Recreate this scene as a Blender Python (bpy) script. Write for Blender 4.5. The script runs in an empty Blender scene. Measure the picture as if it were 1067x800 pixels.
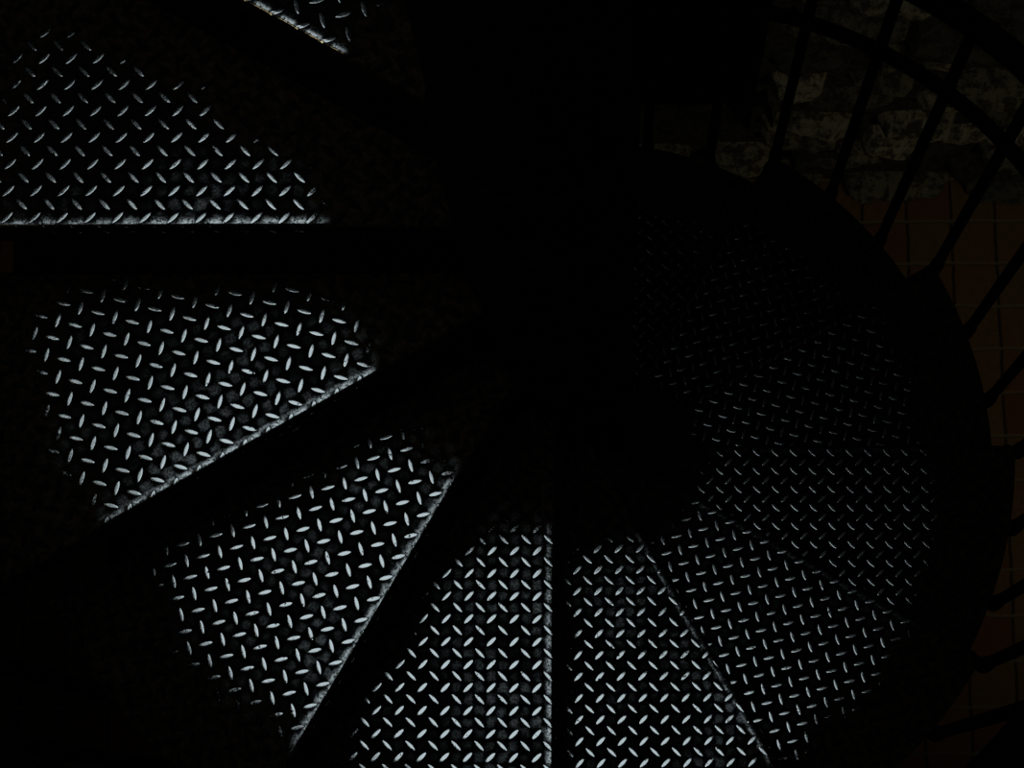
import bpy, bmesh, math, random
from mathutils import Vector, Matrix, noise

SC = bpy.context.scene
COL = SC.collection
rad, cos, sin, pi = math.radians, math.cos, math.sin, math.pi
RNG = random.Random(7)

# ------------------------------------------------------------------ stair geometry (metres)
RISE = 0.1814          # height of one step
STEP = 30.0            # degrees per step
PH = -3.714            # heading of the whole stair
NOSE = -0.006          # the nosing runs this far off the axis
ROUT = 0.622           # outer radius of the treads
RIN = 0.070
PITCH = 0.026          # pitch of the raised lugs
LIP = 0.042            # height of the turned-down edge
FIRST, LAST = -1, 16   # steps built (the step whose nosing points left in the photo is number 1)
FLOOR_Z = -17 * RISE

def zt(k): return -RISE * (k - 1)
def ang(k, off=0.0): return rad(180 + STEP * (k - 1) - off + PH)

# ------------------------------------------------------------------ helpers
def link(name, me, mat=None, parent=None):
    o = bpy.data.objects.new(name, me)
    COL.objects.link(o)
    if mat: me.materials.append(mat)
    if parent is not None: o.parent = parent
    return o

def from_bm(name, bm, mat, parent=None, smooth=False):
    bmesh.ops.recalc_face_normals(bm, faces=bm.faces[:])
    me = bpy.data.meshes.new(name)
    bm.to_mesh(me); bm.free()
    if smooth:
        for p in me.polygons: p.use_smooth = True
        me.set_sharp_from_angle(angle=rad(35))
    return link(name, me, mat, parent)

def lathe(bm, prof, n=32, cx=0, cy=0):
    rings = []
    for r, z in prof:
        rings.append([bm.verts.new((cx + r * cos(2 * pi * i / n), cy + r * sin(2 * pi * i / n), z)) for i in range(n)])
    for a, b in zip(rings, rings[1:]):
        for i in range(n):
            bm.faces.new((a[i], a[(i + 1) % n], b[(i + 1) % n], b[i]))
    bm.faces.new(rings[0][::-1]); bm.faces.new(rings[-1])

def tube(bm, pts, r, n=12, round_ends=False):
    pts = [Vector(p) for p in pts]
    rings = []
    for i, p in enumerate(pts):
        t = (pts[min(i + 1, len(pts) - 1)] - pts[max(i - 1, 0)]).normalized()
        up = Vector((0, 0, 1)) if abs(t.z) < 0.95 else Vector((1, 0, 0))
        a = t.cross(up).normalized(); b = a.cross(t).normalized()
        rings.append([bm.verts.new(p + r * (cos(2 * pi * j / n) * a + sin(2 * pi * j / n) * b)) for j in range(n)])
    for a, b in zip(rings, rings[1:]):
        for j in range(n):
            bm.faces.new((a[j], a[(j + 1) % n], b[(j + 1) % n], b[j]))
    bm.faces.new(rings[0][::-1]); bm.faces.new(rings[-1])

# ------------------------------------------------------------------ materials
class NT:
    def __init__(s, name):
        s.m = bpy.data.materials.new(name); s.m.use_nodes = True
        s.t = s.m.node_tree; s.t.nodes.clear()
        s.out = s.t.nodes.new('ShaderNodeOutputMaterial')
    def n(s, typ, **kw):
        nd = s.t.nodes.new(typ)
        for k, v in kw.items(): setattr(nd, k, v)
        return nd
    def l(s, a, b): s.t.links.new(a, b)
    def setin(s, sock, v):
        if hasattr(v, 'links'): s.l(v, sock)
        else: sock.default_value = v
    def math(s, op, a, b=0.0, c=0.0, clamp=False):
        nd = s.n('ShaderNodeMath', operation=op, use_clamp=clamp)
        s.setin(nd.inputs[0], a); s.setin(nd.inputs[1], b); s.setin(nd.inputs[2], c)
        return nd.outputs[0]
    def step(s, v, a, b):
        nd = s.n('ShaderNodeMapRange', interpolation_type='SMOOTHSTEP')
        s.setin(nd.inputs[0], v); nd.inputs[1].default_value = a; nd.inputs[2].default_value = b
        return nd.outputs[0]
    def noise(s, vec, scale, detail=3, rough=0.55):
        nd = s.n('ShaderNodeTexNoise')
        if vec is not None: s.l(vec, nd.inputs['Vector'])
        nd.inputs['Scale'].default_value = scale; nd.inputs['Detail'].default_value = detail
        nd.inputs['Roughness'].default_value = rough
        return nd.outputs['Fac']
    def mixc(s, f, a, b):
        nd = s.n('ShaderNodeMix', data_type='RGBA')
        s.setin(nd.inputs[0], f); s.setin(nd.inputs[6], a); s.setin(nd.inputs[7], b)
        return nd.outputs[2]
    def ramp(s, f, stops):
        nd = s.n('ShaderNodeValToRGB'); el = nd.color_ramp.elements
        while len(el) > 1: el.remove(el[-1])
        el[0].position, el[0].color = stops[0]
        for p, c in stops[1:]:
            e = el.new(p); e.color = c
        s.l(f, nd.inputs[0]); return nd.outputs[0]

def metal_paint():
    s = NT('black_painted_steel')
    tc = s.n('ShaderNodeTexCoord')
    f = s.noise(tc.outputs['Object'], 40)
    b = s.n('ShaderNodeBsdfPrincipled')
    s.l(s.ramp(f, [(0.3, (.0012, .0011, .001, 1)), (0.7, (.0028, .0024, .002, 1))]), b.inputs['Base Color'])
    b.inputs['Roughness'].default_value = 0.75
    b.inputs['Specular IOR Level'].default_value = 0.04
    s.l(b.outputs[0], s.out.inputs[0])
    return s.m

def tread_material():
    """Dark rusty checker plate, worn to bright steel where feet land: on the crests of the lugs, on the plate
    between them and along the bent nosing.  x runs along the nosing, y forward, both in metres."""
    s = NT('worn_checker_plate')
    tc = s.n('ShaderNodeTexCoord'); P = tc.outputs['Object']
    oi = s.n('ShaderNodeObjectInfo')
    seed = s.n('ShaderNodeVectorMath', operation='ADD'); s.l(P, seed.inputs[0])
    comb = s.n('ShaderNodeCombineXYZ'); s.l(s.math('MULTIPLY', oi.outputs['Random'], 37.0), comb.inputs[2])
    s.l(comb.outputs[0], seed.inputs[1]); Q = seed.outputs[0]
    sep = s.n('ShaderNodeSeparateXYZ'); s.l(P, sep.inputs[0]); x, y = sep.outputs[0], sep.outputs[1]
    r = s.math('SQRT', s.math('ADD', s.math('MULTIPLY', x, x), s.math('MULTIPLY', y, y)))
    big = s.noise(Q, 9, 2); fine = s.noise(Q, 420, 4, .65); mid = s.noise(Q, 90, 3)
    wob = s.math('MULTIPLY', s.math('SUBTRACT', big, .5), .10)
    rw = s.math('ADD', r, wob)
    at = s.n('ShaderNodeAttribute', attribute_type='OBJECT', attribute_name='heel_gap')
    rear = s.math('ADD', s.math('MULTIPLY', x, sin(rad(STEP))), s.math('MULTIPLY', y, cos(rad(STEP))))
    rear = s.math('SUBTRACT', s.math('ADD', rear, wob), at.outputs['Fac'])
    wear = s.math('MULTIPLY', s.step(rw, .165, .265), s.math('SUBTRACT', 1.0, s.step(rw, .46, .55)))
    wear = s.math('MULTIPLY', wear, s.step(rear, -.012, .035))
    isl = s.n('ShaderNodeAttribute', attribute_type='GEOMETRY', attribute_name='crest')
    crest = isl.outputs['Fac']
    lug = s.step(crest, .4, .8)
    # lugs: bright crest, broken up by specks where the wear thins out
    fl = s.step(s.math('ADD', s.math('MULTIPLY', wear, 1.25), s.math('MULTIPLY', s.math('SUBTRACT', fine, .5), .9)), .25, .7)
    fl = s.math('MULTIPLY', fl, s.step(wear, .02, .3))
    pits = s.step(s.noise(Q, 240, 2), .29, .35)
    fl = s.math('MULTIPLY', s.math('MULTIPLY', fl, lug), pits)
    # plate: patches midway between lugs
    uv = s.n('ShaderNodeUVMap', uv_map='grid'); su = s.n('ShaderNodeSeparateXYZ'); s.l(uv.outputs[0], su.inputs[0])
    cu = s.math('COSINE', s.math('MULTIPLY', su.outputs[0], 2 * pi)); cv = s.math('COSINE', s.math('MULTIPLY', su.outputs[1], 2 * pi))
    g = s.math('SUBTRACT', 0.5, s.math('MULTIPLY', s.math('MULTIPLY', cu, cv), .5))
    g0 = s.step(g, .25, .7)
    g = s.step(s.math('ADD', g, s.math('MULTIPLY', s.math('SUBTRACT', mid, .5), 1.3)), .5, .98)
    blot = s.step(s.noise(Q, 14, 3), .42, .66)
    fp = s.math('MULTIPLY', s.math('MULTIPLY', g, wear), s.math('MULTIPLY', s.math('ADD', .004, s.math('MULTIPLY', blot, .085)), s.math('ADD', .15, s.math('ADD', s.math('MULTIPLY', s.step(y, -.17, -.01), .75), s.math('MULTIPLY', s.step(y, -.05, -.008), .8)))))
    fp = s.math('MULTIPLY', fp, s.math('ADD', .25, s.math('MULTIPLY', s.step(fine, .4, .6), .9)))
    # nosing strip
    nose = s.step(s.math('ADD', y, s.math('MULTIPLY', s.math('SUBTRACT', mid, .5), .008)), NOSE - .0125, NOSE - .0045)
    fn = s.math('MULTIPLY', s.math('MULTIPLY', nose, s.step(wear, .1, .5)), s.math('MULTIPLY', s.math('MULTIPLY', s.step(fine, .36, .58), .8), s.math('ADD', .04, s.math('MULTIPLY', g0, .96))))
    fn = s.math('MULTIPLY', fn, s.step(sep.outputs[2], -.005, -.0015))
    fp = s.math('MAXIMUM', fp, fn)
    fp = s.math('MULTIPLY', fp, s.math('SUBTRACT', 1.0, s.step(crest, .02, .1)))
    f = s.math('MAXIMUM', fl, fp, clamp=True)
    steel = s.n('ShaderNodeBsdfPrincipled')
    steel.inputs['Base Color'].default_value = (.60, .62, .62, 1)
    steel.inputs['Metallic'].default_value = 1
    s.l(s.math('ADD', .09, s.math('MULTIPLY', fine, .12)), steel.inputs['Roughness'])
    dark = s.n('ShaderNodeBsdfPrincipled')
    dust = s.step(s.noise(Q, 130, 4, .65), .38, .7)
    dcol = s.mixc(dust, (.006, .0045, .003, 1), (.036, .024, .012, 1))
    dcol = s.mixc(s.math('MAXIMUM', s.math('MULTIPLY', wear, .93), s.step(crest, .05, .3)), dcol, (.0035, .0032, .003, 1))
    s.l(dcol, dark.inputs['Base Color']); dark.inputs['Roughness'].default_value = .7
    dark.inputs['Specular IOR Level'].default_value = .05
    bump = s.n('ShaderNodeBump'); bump.inputs['Strength'].default_value = .25; bump.inputs['Distance'].default_value = .0006
    s.l(mid, bump.inputs['Height']); s.l(bump.outputs[0], steel.inputs['Normal'])
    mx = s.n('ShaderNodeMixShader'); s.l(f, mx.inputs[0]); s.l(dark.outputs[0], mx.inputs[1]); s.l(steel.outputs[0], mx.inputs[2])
    s.l(mx.outputs[0], s.out.inputs[0])
    return s.m

TILE = 0.1045
def floor_material():
    s = NT('terracotta_tiles')
    tc = s.n('ShaderNodeTexCoord'); P = tc.outputs['Object']
    sep = s.n('ShaderNodeSeparateXYZ'); s.l(P, sep.inputs[0])
    wob = s.math('MULTIPLY', s.math('SUBTRACT', s.noise(P, 12), .5), .012)
    def line(v):
        fr = s.math('FRACT', s.math('ADD', s.math('DIVIDE', s.math('ADD', v, wob), TILE), 200.5))
        return s.math('SUBTRACT', 1.0, s.step(s.math('ABSOLUTE', s.math('SUBTRACT', fr, .5)), .018, .05))
    lx, ly = line(sep.outputs[0]), line(sep.outputs[1])
    def cell(v): return s.math('FLOOR', s.math('ADD', s.math('DIVIDE', v, TILE), 200.0))
    cc = s.n('ShaderNodeCombineXYZ'); s.l(cell(sep.outputs[0]), cc.inputs[0]); s.l(cell(sep.outputs[1]), cc.inputs[1])
    wn = s.n('ShaderNodeTexWhiteNoise', noise_dimensions='2D'); s.l(cc.outputs[0], wn.inputs['Vector'])
    base = s.ramp(wn.outputs['Value'], [(0, (.15, .060, .022, 1)), (.4, (.17, .085, .036, 1)), (1, (.16, .105, .048, 1))])
    mott = s.noise(P, 60, 4, .7)
    base = s.mixc(s.math('MULTIPLY', s.step(mott, .4, .75), .6), base, (.09, .06, .03, 1))
    base = s.mixc(lx, base, (.035, .028, .018, 1))
    base = s.mixc(s.math('MULTIPLY', ly, .8), base, (.17, .14, .085, 1))
    b = s.n('ShaderNodeBsdfPrincipled'); s.l(base, b.inputs['Base Color']); b.inputs['Roughness'].default_value = .8
    b.inputs['Specular IOR Level'].default_value = .15
    bp = s.n('ShaderNodeBump'); bp.inputs['Distance'].default_value = .003; bp.inputs['Strength'].default_value = .5
    s.l(s.math('SUBTRACT', mott, s.math('MAXIMUM', lx, ly)), bp.inputs['Height']); s.l(bp.outputs[0], b.inputs['Normal'])
    s.l(b.outputs[0], s.out.inputs[0])
    return s.m

def stone_material():
    s = NT('rubble_stone')
    tc = s.n('ShaderNodeTexCoord'); P = tc.outputs['Object']
    a = s.noise(P, 5, 4); b_ = s.noise(P, 38, 6, .75)
    at = s.n('ShaderNodeAttribute', attribute_type='GEOMETRY', attribute_name='tone')
    c1 = s.ramp(at.outputs['Fac'], [(0, (.075, .072, .05, 1)), (.45, (.20, .19, .13, 1)), (1, (.42, .40, .28, 1))])
    c2 = s.mixc(s.math('MULTIPLY', s.step(b_, .44, .58), .85), c1, (.03, .027, .018, 1))
    c3 = s.mixc(s.math('MULTIPLY', s.step(a, .5, .75), .4), c2, (.07, .085, .07, 1))
    b = s.n('ShaderNodeBsdfPrincipled'); s.l(c3, b.inputs['Base Color']); b.inputs['Roughness'].default_value = .95
    b.inputs['Specular IOR Level'].default_value = .1
    bp = s.n('ShaderNodeBump'); bp.inputs['Distance'].default_value = .02; bp.inputs['Strength'].default_value = 1.0
    s.l(b_, bp.inputs['Height']); s.l(bp.outputs[0], b.inputs['Normal'])
    s.l(b.outputs[0], s.out.inputs[0])
    return s.m

M_PAINT, M_TREAD, M_FLOOR, M_STONE = metal_paint(), tread_material(), floor_material(), stone_material()

# ------------------------------------------------------------------ the staircase
stair = bpy.data.objects.new('spiral_staircase', None)
COL.objects.link(stair)
stair.location = (0, 0, FLOOR_Z)
stair['label'] = 'black steel spiral staircase with worn checker plate treads winding down to a tiled floor'
stair['category'] = 'staircase'
def Z(z): return z - FLOOR_Z      # world height -> height above the stair's base

# where each tread's plate was cut: grid origin (along nosing, forward), which lug leans which way, turn of the grid
PLATE = {1: (.47652, -.14652, 1, -.39), 2: (.37382, -.16386, 1, -.19), 3: (.33067, -.01821, -1, .18), 4: (.25107, -.02684, -1, .04),
         5: (.28922, .00118, -1, -29.2), 6: (.28103, -.01449, 1, -.02), 7: (.26078, -.01665, -1, .01), 8: (.29367, -.0375, 1, -.05),
         0: (.3210, -.0120, 1, 0.3)}
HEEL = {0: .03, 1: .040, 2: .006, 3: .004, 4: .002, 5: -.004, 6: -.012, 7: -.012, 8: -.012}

RB = 0.0048                   # bend radius of the nosing
YB = NOSE - RB                # where the bend starts
def bend(x, y, h):
    """plate coordinates (y past YB goes round the nosing), h above the surface -> local point"""
    s = y - YB
    if s <= 0: return (x, y, h)
    q = RB * pi / 2
    if s < q:
        t = s / RB
        return (x, YB + (RB + h) * sin(t), -RB + (RB + h) * cos(t))
    return (x, NOSE + h, -RB - (s - q))

# lug cross rings: (scale of half length, scale of half width, height, crest value)
LUG = [(1.0, 1.0, -.0002, .1), (.95, .90, .0009, .15), (.91, .81, .00158, .3), (.885, .765, .00169, .62), (.865, .725, .00171, 1.0), (.5, .34, .00174, 1.0)]
NL = 14
def lens(t):
    a = 2 * pi * t / NL
    c, s_ = cos(a), sin(a)
    return c, s_ * (1 - .12 * c * c)

def build_tread(k):
    rng = random.Random(100 + k)
    ox, oy, lean, turn = PLATE.get(k, (rng.uniform(.2, .3), rng.uniform(-.03, 0), 1, rng.uniform(-.3, .3)))
    gt = rad(turn); ca, sa = cos(gt), sin(gt)
    bm = bmesh.new()
    uvl = bm.loops.layers.uv.new('grid')
    cr = bm.verts.layers.float.new('crest')
    def grid(x, y):
        dx, dy = x - ox, y - oy
        return ((dx * ca + dy * sa) / PITCH, (-dx * sa + dy * ca) / PITCH)
    # rear line: through the axis at -STEP, set back a little behind the riser above
    def rear_y(x): return -x * math.tan(rad(STEP)) + (NOSE - .006) / cos(rad(STEP))
    uvpos = {}
    def V(x, y, h=0.0, c=0.0):
        v = bm.verts.new(bend(x, y, h)); v[cr] = c; uvpos[v] = grid(x, y); return v
    # --- top skin: flat outline + strips over the bend
    xn = math.sqrt(ROUT ** 2 - NOSE ** 2)
    ys = [YB - .004, YB] + [YB + RB * pi / 2 * t for t in (.25, .5, .75, 1.0)] + [YB + RB * pi / 2 + LIP - RB]
    xs = [RIN + (xn - RIN) * i / 6 for i in range(7)]
    def clipx(x, y): return min(x, math.sqrt(ROUT ** 2 - min(y, NOSE) ** 2))
    rows = [[V(clipx(x, y), y) for x in xs] for y in ys]
    for a, b in zip(rows, rows[1:]):
        for i in range(6): bm.faces.new((a[i], a[i + 1], b[i + 1], b[i]))
    a0 = math.atan2(ys[0], math.sqrt(ROUT ** 2 - ys[0] ** 2)); a1 = -rad(STEP) - .012
    arc = []
    for i in range(1, 15):
        a = a0 + (a1 - a0) * i / 14
        arc.append((ROUT * cos(a), ROUT * sin(a)))
    inner = (RIN * cos(rad(-STEP)), rear_y(RIN * cos(rad(-STEP))))
    xr = arc[-1][0]; arc[-1] = (xr, rear_y(xr))
    outer = [V(*p) for p in arc]
    inn = V(*inner)
    top = rows[0][:] + outer + [inn]
    bm.faces.new(top)
    # --- turned-down edge round the rim and underside
    rim = [rows[0][-1]] + outer
    low = []
    for v in rim:
        w = bm.verts.new((v.co.x, v.co.y, -LIP)); t2 = bm.verts.new((v.co.x, v.co.y, 0.0)); uvpos[w] = uvpos[t2] = (0, 0); low.append((t2, w))
    for (a, b), (c, d) in zip(low, low[1:]): bm.faces.new((a, c, d, b))
    und = []
    for v in top:
        f = 1 - .004 / max(.05, math.hypot(v.co.x, v.co.y))
        w = bm.verts.new((v.co.x * f, v.co.y * f - .001, -.004)); uvpos[w] = (0, 0); und.append(w)
    bm.faces.new(und[::-1])
    inl = []
    for v in rim:
        f = 1 - .004 / ROUT
        a = bm.verts.new((v.co.x * f, v.co.y * f, -.004)); b = bm.verts.new((v.co.x * f, v.co.y * f, -LIP)); uvpos[a] = uvpos[b] = (0, 0); inl.append((a, b))
    for (a, b), (c, d) in zip(inl, inl[1:]): bm.faces.new((a, b, d, c))
    for (t0, w0), (t1, w1), (i0, j0), (i1, j1) in zip(low, low[1:], inl, inl[1:]): bm.faces.new((w0, w1, j1, j0))
    # --- raised lugs
    hl, hw = PITCH * .325, PITCH * .108
    for i in range(-30, 31):
        for j in range(-30, 31):
            for q in (0, 1):
                gx, gy = (i + .5 * q) * PITCH, (j + .5 * q) * PITCH
                x = ox + gx * ca - gy * sa; y = oy + gx * sa + gy * ca
                if not (RIN + .012 < math.hypot(x, y) < ROUT - .002): continue
                if y > NOSE + .006 or x < .05: continue
                if y < rear_y(x) + .004: continue
                la = gt + (lean if q == 0 else -lean) * pi / 4 + rng.uniform(-.03, .03)
                lc, ls = cos(la), sin(la)
                rings = []
                for (sl, sw, h, c) in LUG:
                    ring = []
                    for t in range(NL):
                        u, w = lens(t)
                        u *= hl * sl; w *= hw * sw
                        px, py = x + u * lc - w * ls, y + u * ls + w * lc
                        rr = math.hypot(px, py)
                        if rr > ROUT - .0005: px, py = px * (ROUT - .0005) / rr, py * (ROUT - .0005) / rr
                        ry = rear_y(px) + .0006
                        ring.append(V(px, max(py, ry), h, c))
                    rings.append(ring)
                for a, b in zip(rings, rings[1:]):
                    for t in range(NL): bm.faces.new((a[t], a[(t + 1) % NL], b[(t + 1) % NL], b[t]))
                cv = V(x, y, .00175, 1.0)
                for t in range(NL): bm.faces.new((rings[-1][t], rings[-1][(t + 1) % NL], cv))
    for f in bm.faces:
        f.smooth = True
        for lp in f.loops: lp[uvl].uv = uvpos.get(lp.vert, (0, 0))
    me = bpy.data.meshes.new('tread')
    bm.to_mesh(me); bm.free()
    me.set_sharp_from_angle(angle=rad(50))
    o = link('tread', me, M_TREAD, stair)
    o.location = (0, 0, Z(zt(k))); o.rotation_euler = (0, 0, ang(k))
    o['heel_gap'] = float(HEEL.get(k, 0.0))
    # riser sheet standing on the next tread, under this nosing
    if k < LAST:
        b = bmesh.new()
        y1, y0 = NOSE - .003, NOSE - .007
        vs = [b.verts.new((RIN if x == 0 else (.548 if z < -.1 else .498), y, z)) for x in (0, 1) for y in (y0, y1) for z in (-RISE + .0005, -.006)]
        for f in ((0, 1, 3, 2), (4, 6, 7, 5), (0, 4, 5, 1), (2, 3, 7, 6), (1, 5, 7, 3), (0, 2, 6, 4)): b.faces.new([vs[i] for i in f])
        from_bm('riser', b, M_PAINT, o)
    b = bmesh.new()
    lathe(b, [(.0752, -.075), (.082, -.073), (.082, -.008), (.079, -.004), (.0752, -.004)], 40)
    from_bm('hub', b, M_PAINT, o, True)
    return o

for k in range(FIRST, LAST + 1):
    build_tread(k)

# unseen plate added to shade the far treads, level with the highest step
b = bmesh.new()
la = [rad(STEP * 3 - i * 4.0 + PH) for i in range(9)]
zl = Z(zt(FIRST)); pr = []
for z_ in (zl - LIP, zl):
    pr.append([b.verts.new((r_ * cos(a_), r_ * sin(a_), z_)) for r_, seq in ((RIN, la[:1] + la[-1:]), (ROUT, la[::-1])) for a_ in seq])
b.faces.new(pr[0]); b.faces.new(pr[1][::-1])
for i in range(len(pr[0])):
    j = (i + 1) % len(pr[0]); b.faces.new((pr[0][i], pr[0][j], pr[1][j], pr[1][i]))
from_bm('shading_landing', b, M_PAINT, stair)

# centre post
b = bmesh.new()
lathe(b, [(.11, 0), (.11, .012), (.075, .014), (.075, Z(1.18)), (.088, Z(1.185)), (.088, Z(1.20)), (.07, Z(1.225)), (.035, Z(1.245)), (.004, Z(1.25))], 48)
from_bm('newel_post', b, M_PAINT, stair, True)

# rails
def hz(a): return -RISE * (a - 180) / STEP            # nosing line height at angle a
RR = ROUT + .008
def helix(a0, a1, h, r):
    n = int(abs(a1 - a0) / 3)
    pts = []
    for i in range(n + 1):
        a = a0 + (a1 - a0) * i / n
        t = rad(a + PH)
        pts.append((RR * cos(t), RR * sin(t), Z(hz(a) + h)))
    bm = bmesh.new(); tube(bm, pts, r, 14)
    return bm
A0, A1 = 92, 180 + STEP * (LAST - 1)
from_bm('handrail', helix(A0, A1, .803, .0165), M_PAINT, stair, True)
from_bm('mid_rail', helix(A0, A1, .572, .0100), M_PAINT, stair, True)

# balusters: three to a tread, standing on its rim, up to the handrail
proto = []
for q in range(3):
    off = 1.0 + 10 * q
    bm = bmesh.new()
    h = .803 + RISE * off / STEP
    lathe(bm, [(.0080, -LIP + .002), (.0080, h)], 12)
    lathe(bm, [(.0104, -.030), (.0104, .002), (.0083, .003), (.0083, -.031)], 14)
    me = bpy.data.meshes.new('baluster'); bmesh.ops.recalc_face_normals(bm, faces=bm.faces[:]); bm.to_mesh(me); bm.free()
    for p in me.polygons: p.use_smooth = True
    me.set_sharp_from_angle(angle=rad(35)); me.materials.append(M_PAINT)
    proto.append((off, me))
for k in range(FIRST, LAST + 1):
    for off, me in proto:
        o = bpy.data.objects.new('baluster', me); COL.objects.link(o); o.parent = stair
        t = ang(k, off)
        o.location = (RR * cos(t), RR * sin(t), Z(zt(k)))

# ------------------------------------------------------------------ the room
TURN = rad(-3.4)
WALL_P = Vector((.725, .925, 0))        # a point on the foot of the wall
ex = Vector((cos(TURN), sin(TURN), 0)); ey = Vector((-sin(TURN), cos(TURN), 0))

bm = bmesh.new()
x0, x1, y0, y1 = -3.2, 3.2, -3.6, .14
vs = [bm.verts.new((x, y, z)) for z in (-.08, 0) for x, y in ((x0, y0), (x1, y0), (x1, y1), (x0, y1))]
bm.faces.new(vs[4:]); bm.faces.new(vs[:4][::-1])
for i in range(4): bm.faces.new((vs[i], vs[(i + 1) % 4], vs[4 + (i + 1) % 4], vs[4 + i]))
fl = from_bm('floor', bm, M_FLOOR)
fl.location = (.9215, .833, FLOOR_Z); fl.rotation_euler = (0, 0, TURN)
fl['kind'] = 'structure'; fl['label'] = 'reddish brown square tiled floor far below the stair'

def stone_wall():
    bm = bmesh.new(); tone = bm.verts.layers.float.new('tone')
    W0, W1, H = -2.6, 2.6, 3.35
    # mortar bed
    d0, d1 = .03, .10
    # the bed goes round a dark opening, right jamb and sill bare
    OX0, OX1, OZ0, OZ1 = -1.25, -.30, .35, 2.2
    for (a, b_, c, d) in ((W0, W1, -.05, OZ0), (W0, OX0, OZ0, OZ1), (OX1, W1, OZ0, OZ1), (W0, W1, OZ1, H)):
        vs = [bm.verts.new((x, y, z)) for y in (d0, d1) for x, z in ((a, c), (b_, c), (b_, d), (a, d))]
        for v in vs: v[tone] = 0.0
        bm.faces.new(vs[:4]); bm.faces.new(vs[4:][::-1])
        for i in range(4): bm.faces.new((vs[i], vs[(i + 1) % 4], vs[4 + (i + 1) % 4], vs[4 + i]))
    rng = random.Random(21)
    z = -.01
    while z < H - .05:
        h = rng.uniform(.055, .15)
        x = W0 + rng.uniform(-.1, 0)
        while x < W1:
            w = rng.uniform(.09, .34); xe = x + w
            if OZ0 - .03 < z + h / 2 < OZ1:
                if OX0 < xe and x < OX0: w = max(.05, OX0 - x)
                elif x >= OX0 - .001 and xe < OX1 + .05: x = xe; continue
                elif OX0 <= x < OX1: x = OX1; w = max(.06, xe - OX1)
            gap = rng.uniform(.010, .04)
            prot = rng.uniform(-.01, .06)
            tn = rng.random() ** 1.6
            hh = h * rng.uniform(.72, 1.0); zz = z + (h - hh) * rng.random()
            nx, nz = max(4, int(w / .022)), max(4, int(hh / .018))
            g = []
            sd = Vector((rng.uniform(0, 90), rng.uniform(0, 90), 0))
            for i in range(nx + 1):
                col = []
                for j in range(nz + 1):
                    u, v = i / nx, j / nz
                    # rounded corners of the outline
                    cu, cv = 2 * u - 1, 2 * v - 1
                    k_ = 1 - .16 * (cu * cu * cv * cv)
                    px = x + gap / 2 + (w - gap) * (.5 + .5 * cu * k_); pz = zz + .008 + (hh - .016) * (.5 + .5 * cv * k_)
                    ed = min(1, 3.2 * min(u, 1 - u) * (w / .1)) ** .5 * min(1, 3.2 * min(v, 1 - v)) ** .5
                    nn = noise.noise(Vector((px * 9, pz * 9, 0)) + sd) * .016 + noise.noise(Vector((px * 32, pz * 32, 3)) + sd) * .016
                    jx = noise.noise(Vector((px * 14, pz * 14, 7)) + sd) * .012; jz = noise.noise(Vector((px * 14, pz * 14, 17)) + sd) * .010
                    py = d0 + .012 - ed * (.035 + prot + nn)
                    q = bm.verts.new((px + jx, py, pz + jz)); q[tone] = tn; col.append(q)
                g.append(col)
            for i in range(nx):
                for j in range(nz): bm.faces.new((g[i][j], g[i + 1][j], g[i + 1][j + 1], g[i][j + 1]))
            x += w
        z += h
    me = bpy.data.meshes.new('wall_back'); bm.to_mesh(me); bm.free()
    for p in me.polygons: p.use_smooth = True
    me.set_sharp_from_angle(angle=rad(45))
    o = link('wall_back', me, M_STONE)
    o.location = (WALL_P.x, WALL_P.y, FLOOR_Z); o.rotation_euler = (0, 0, TURN)
    o['kind'] = 'structure'; o['label'] = 'rough coursed rubble stone wall with a dark opening behind the stair'
stone_wall()

bm = bmesh.new()  # unseen upper slab, added to keep the skylight off the floor below
N_, HOLE, OUT, ZB, ZT = 72, .80, 3.4, .16, .36
ring = []
for i in range(N_):
    t = 2 * pi * i / N_
    q = OUT / max(abs(cos(t)), abs(sin(t)))
    ring.append([bm.verts.new((r_ * cos(t), r_ * sin(t), z_)) for r_, z_ in ((HOLE, ZT), (q, ZT), (q, ZB), (HOLE, ZB))])
for i in range(N_):
    a, b_ = ring[i], ring[(i + 1) % N_]
    for j in range(4): bm.faces.new((a[j], b_[j], b_[(j + 1) % 4], a[(j + 1) % 4]))
ce = from_bm('shading_slab', bm, M_FLOOR)
ce['kind'] = 'structure'; ce['label'] = 'unseen upper slab with a round well for the staircase, added to hold back the skylight'

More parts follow.
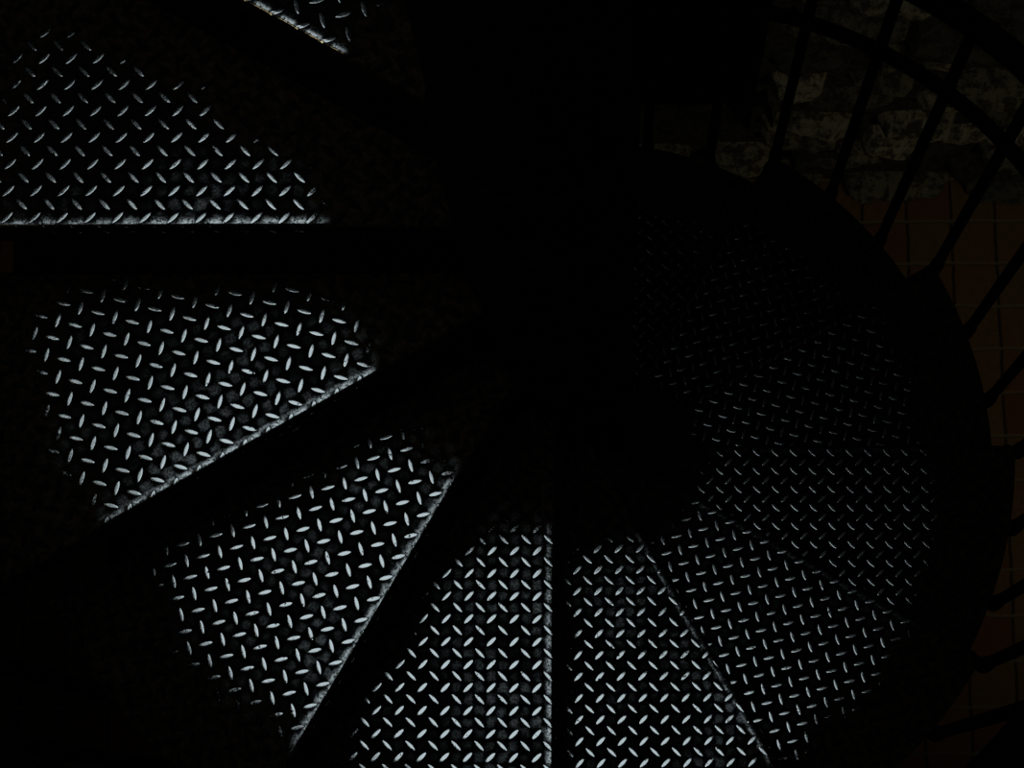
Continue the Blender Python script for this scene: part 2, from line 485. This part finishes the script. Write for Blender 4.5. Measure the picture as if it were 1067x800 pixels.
# ------------------------------------------------------------------ light
def area(name, loc, turn, sx, sy, power, color):
    l = bpy.data.lights.new(name, 'AREA'); l.shape = 'RECTANGLE'; l.size, l.size_y = sx, sy; l.energy = power; l.color = color
    o = bpy.data.objects.new(name, l); COL.objects.link(o); o.location = loc
    o.rotation_euler = (0, 0, rad(turn))
    return o
area('skylight', (-0.364, -0.046, 3.0), -45, 2.45, 0.98, 7.0, (.81, .94, 1.0))
def point(name, loc, power, color, r=.05):
    l = bpy.data.lights.new(name, 'POINT'); l.energy = power; l.color = color; l.shadow_soft_size = r
    o = bpy.data.objects.new(name, l); COL.objects.link(o); o.location = loc
def spot(name, loc, target, power, color, cone, blend):
    l = bpy.data.lights.new(name, 'SPOT'); l.energy = power; l.color = color; l.spot_size = rad(cone); l.spot_blend = blend; l.shadow_soft_size = .04
    o = bpy.data.objects.new(name, l); COL.objects.link(o); o.location = loc
    o.rotation_euler = (Vector(target) - Vector(loc)).to_track_quat('-Z', 'Y').to_euler()
spot('wall_fill', (1.95, -1.45, -.85), (1.25, .7, -2.45), 15.0, (1.0, .88, .58), 68, .9)  # unseen warm fill added for the stone wall and tiles
spot('gap_fill', (-2.4, -.2, -1.2), (-1.5, 1.0, -2.9), 3.0, (1.0, .86, .52), 30, .6)  # unseen narrow fill added to brighten the wall seen past the riser end
point('tread_fill', (-1.9, -.5, 2.6), 6.8, (1.0, .78, .42), .25)  # unseen warm fill added to lift the unworn brown plate

w = bpy.data.worlds.new('World'); SC.world = w; w.use_nodes = True
w.node_tree.nodes['Background'].inputs[0].default_value = (.6, .8, 1, 1)
w.node_tree.nodes['Background'].inputs[1].default_value = 0.0

# ------------------------------------------------------------------ camera
R = Matrix(((0.997258, -0.057199, -0.046962), (0.065582, 0.977055, 0.202641), (0.034293, -0.205165, 0.978126)))
cam = bpy.data.cameras.new('camera'); co = bpy.data.objects.new('camera', cam); COL.objects.link(co)
co.matrix_world = Matrix.Translation((0.02635, -0.53942, 1.90397)) @ R.transposed().to_4x4()
cam.sensor_fit = 'HORIZONTAL'; cam.sensor_width = 36; cam.lens = 75.4964; cam.clip_start = .02
SC.camera = co

vs_ = SC.view_settings
vs_.view_transform = 'Standard'; vs_.look = 'None'; vs_.exposure = 0; vs_.gamma = 1; vs_.use_curve_mapping = False
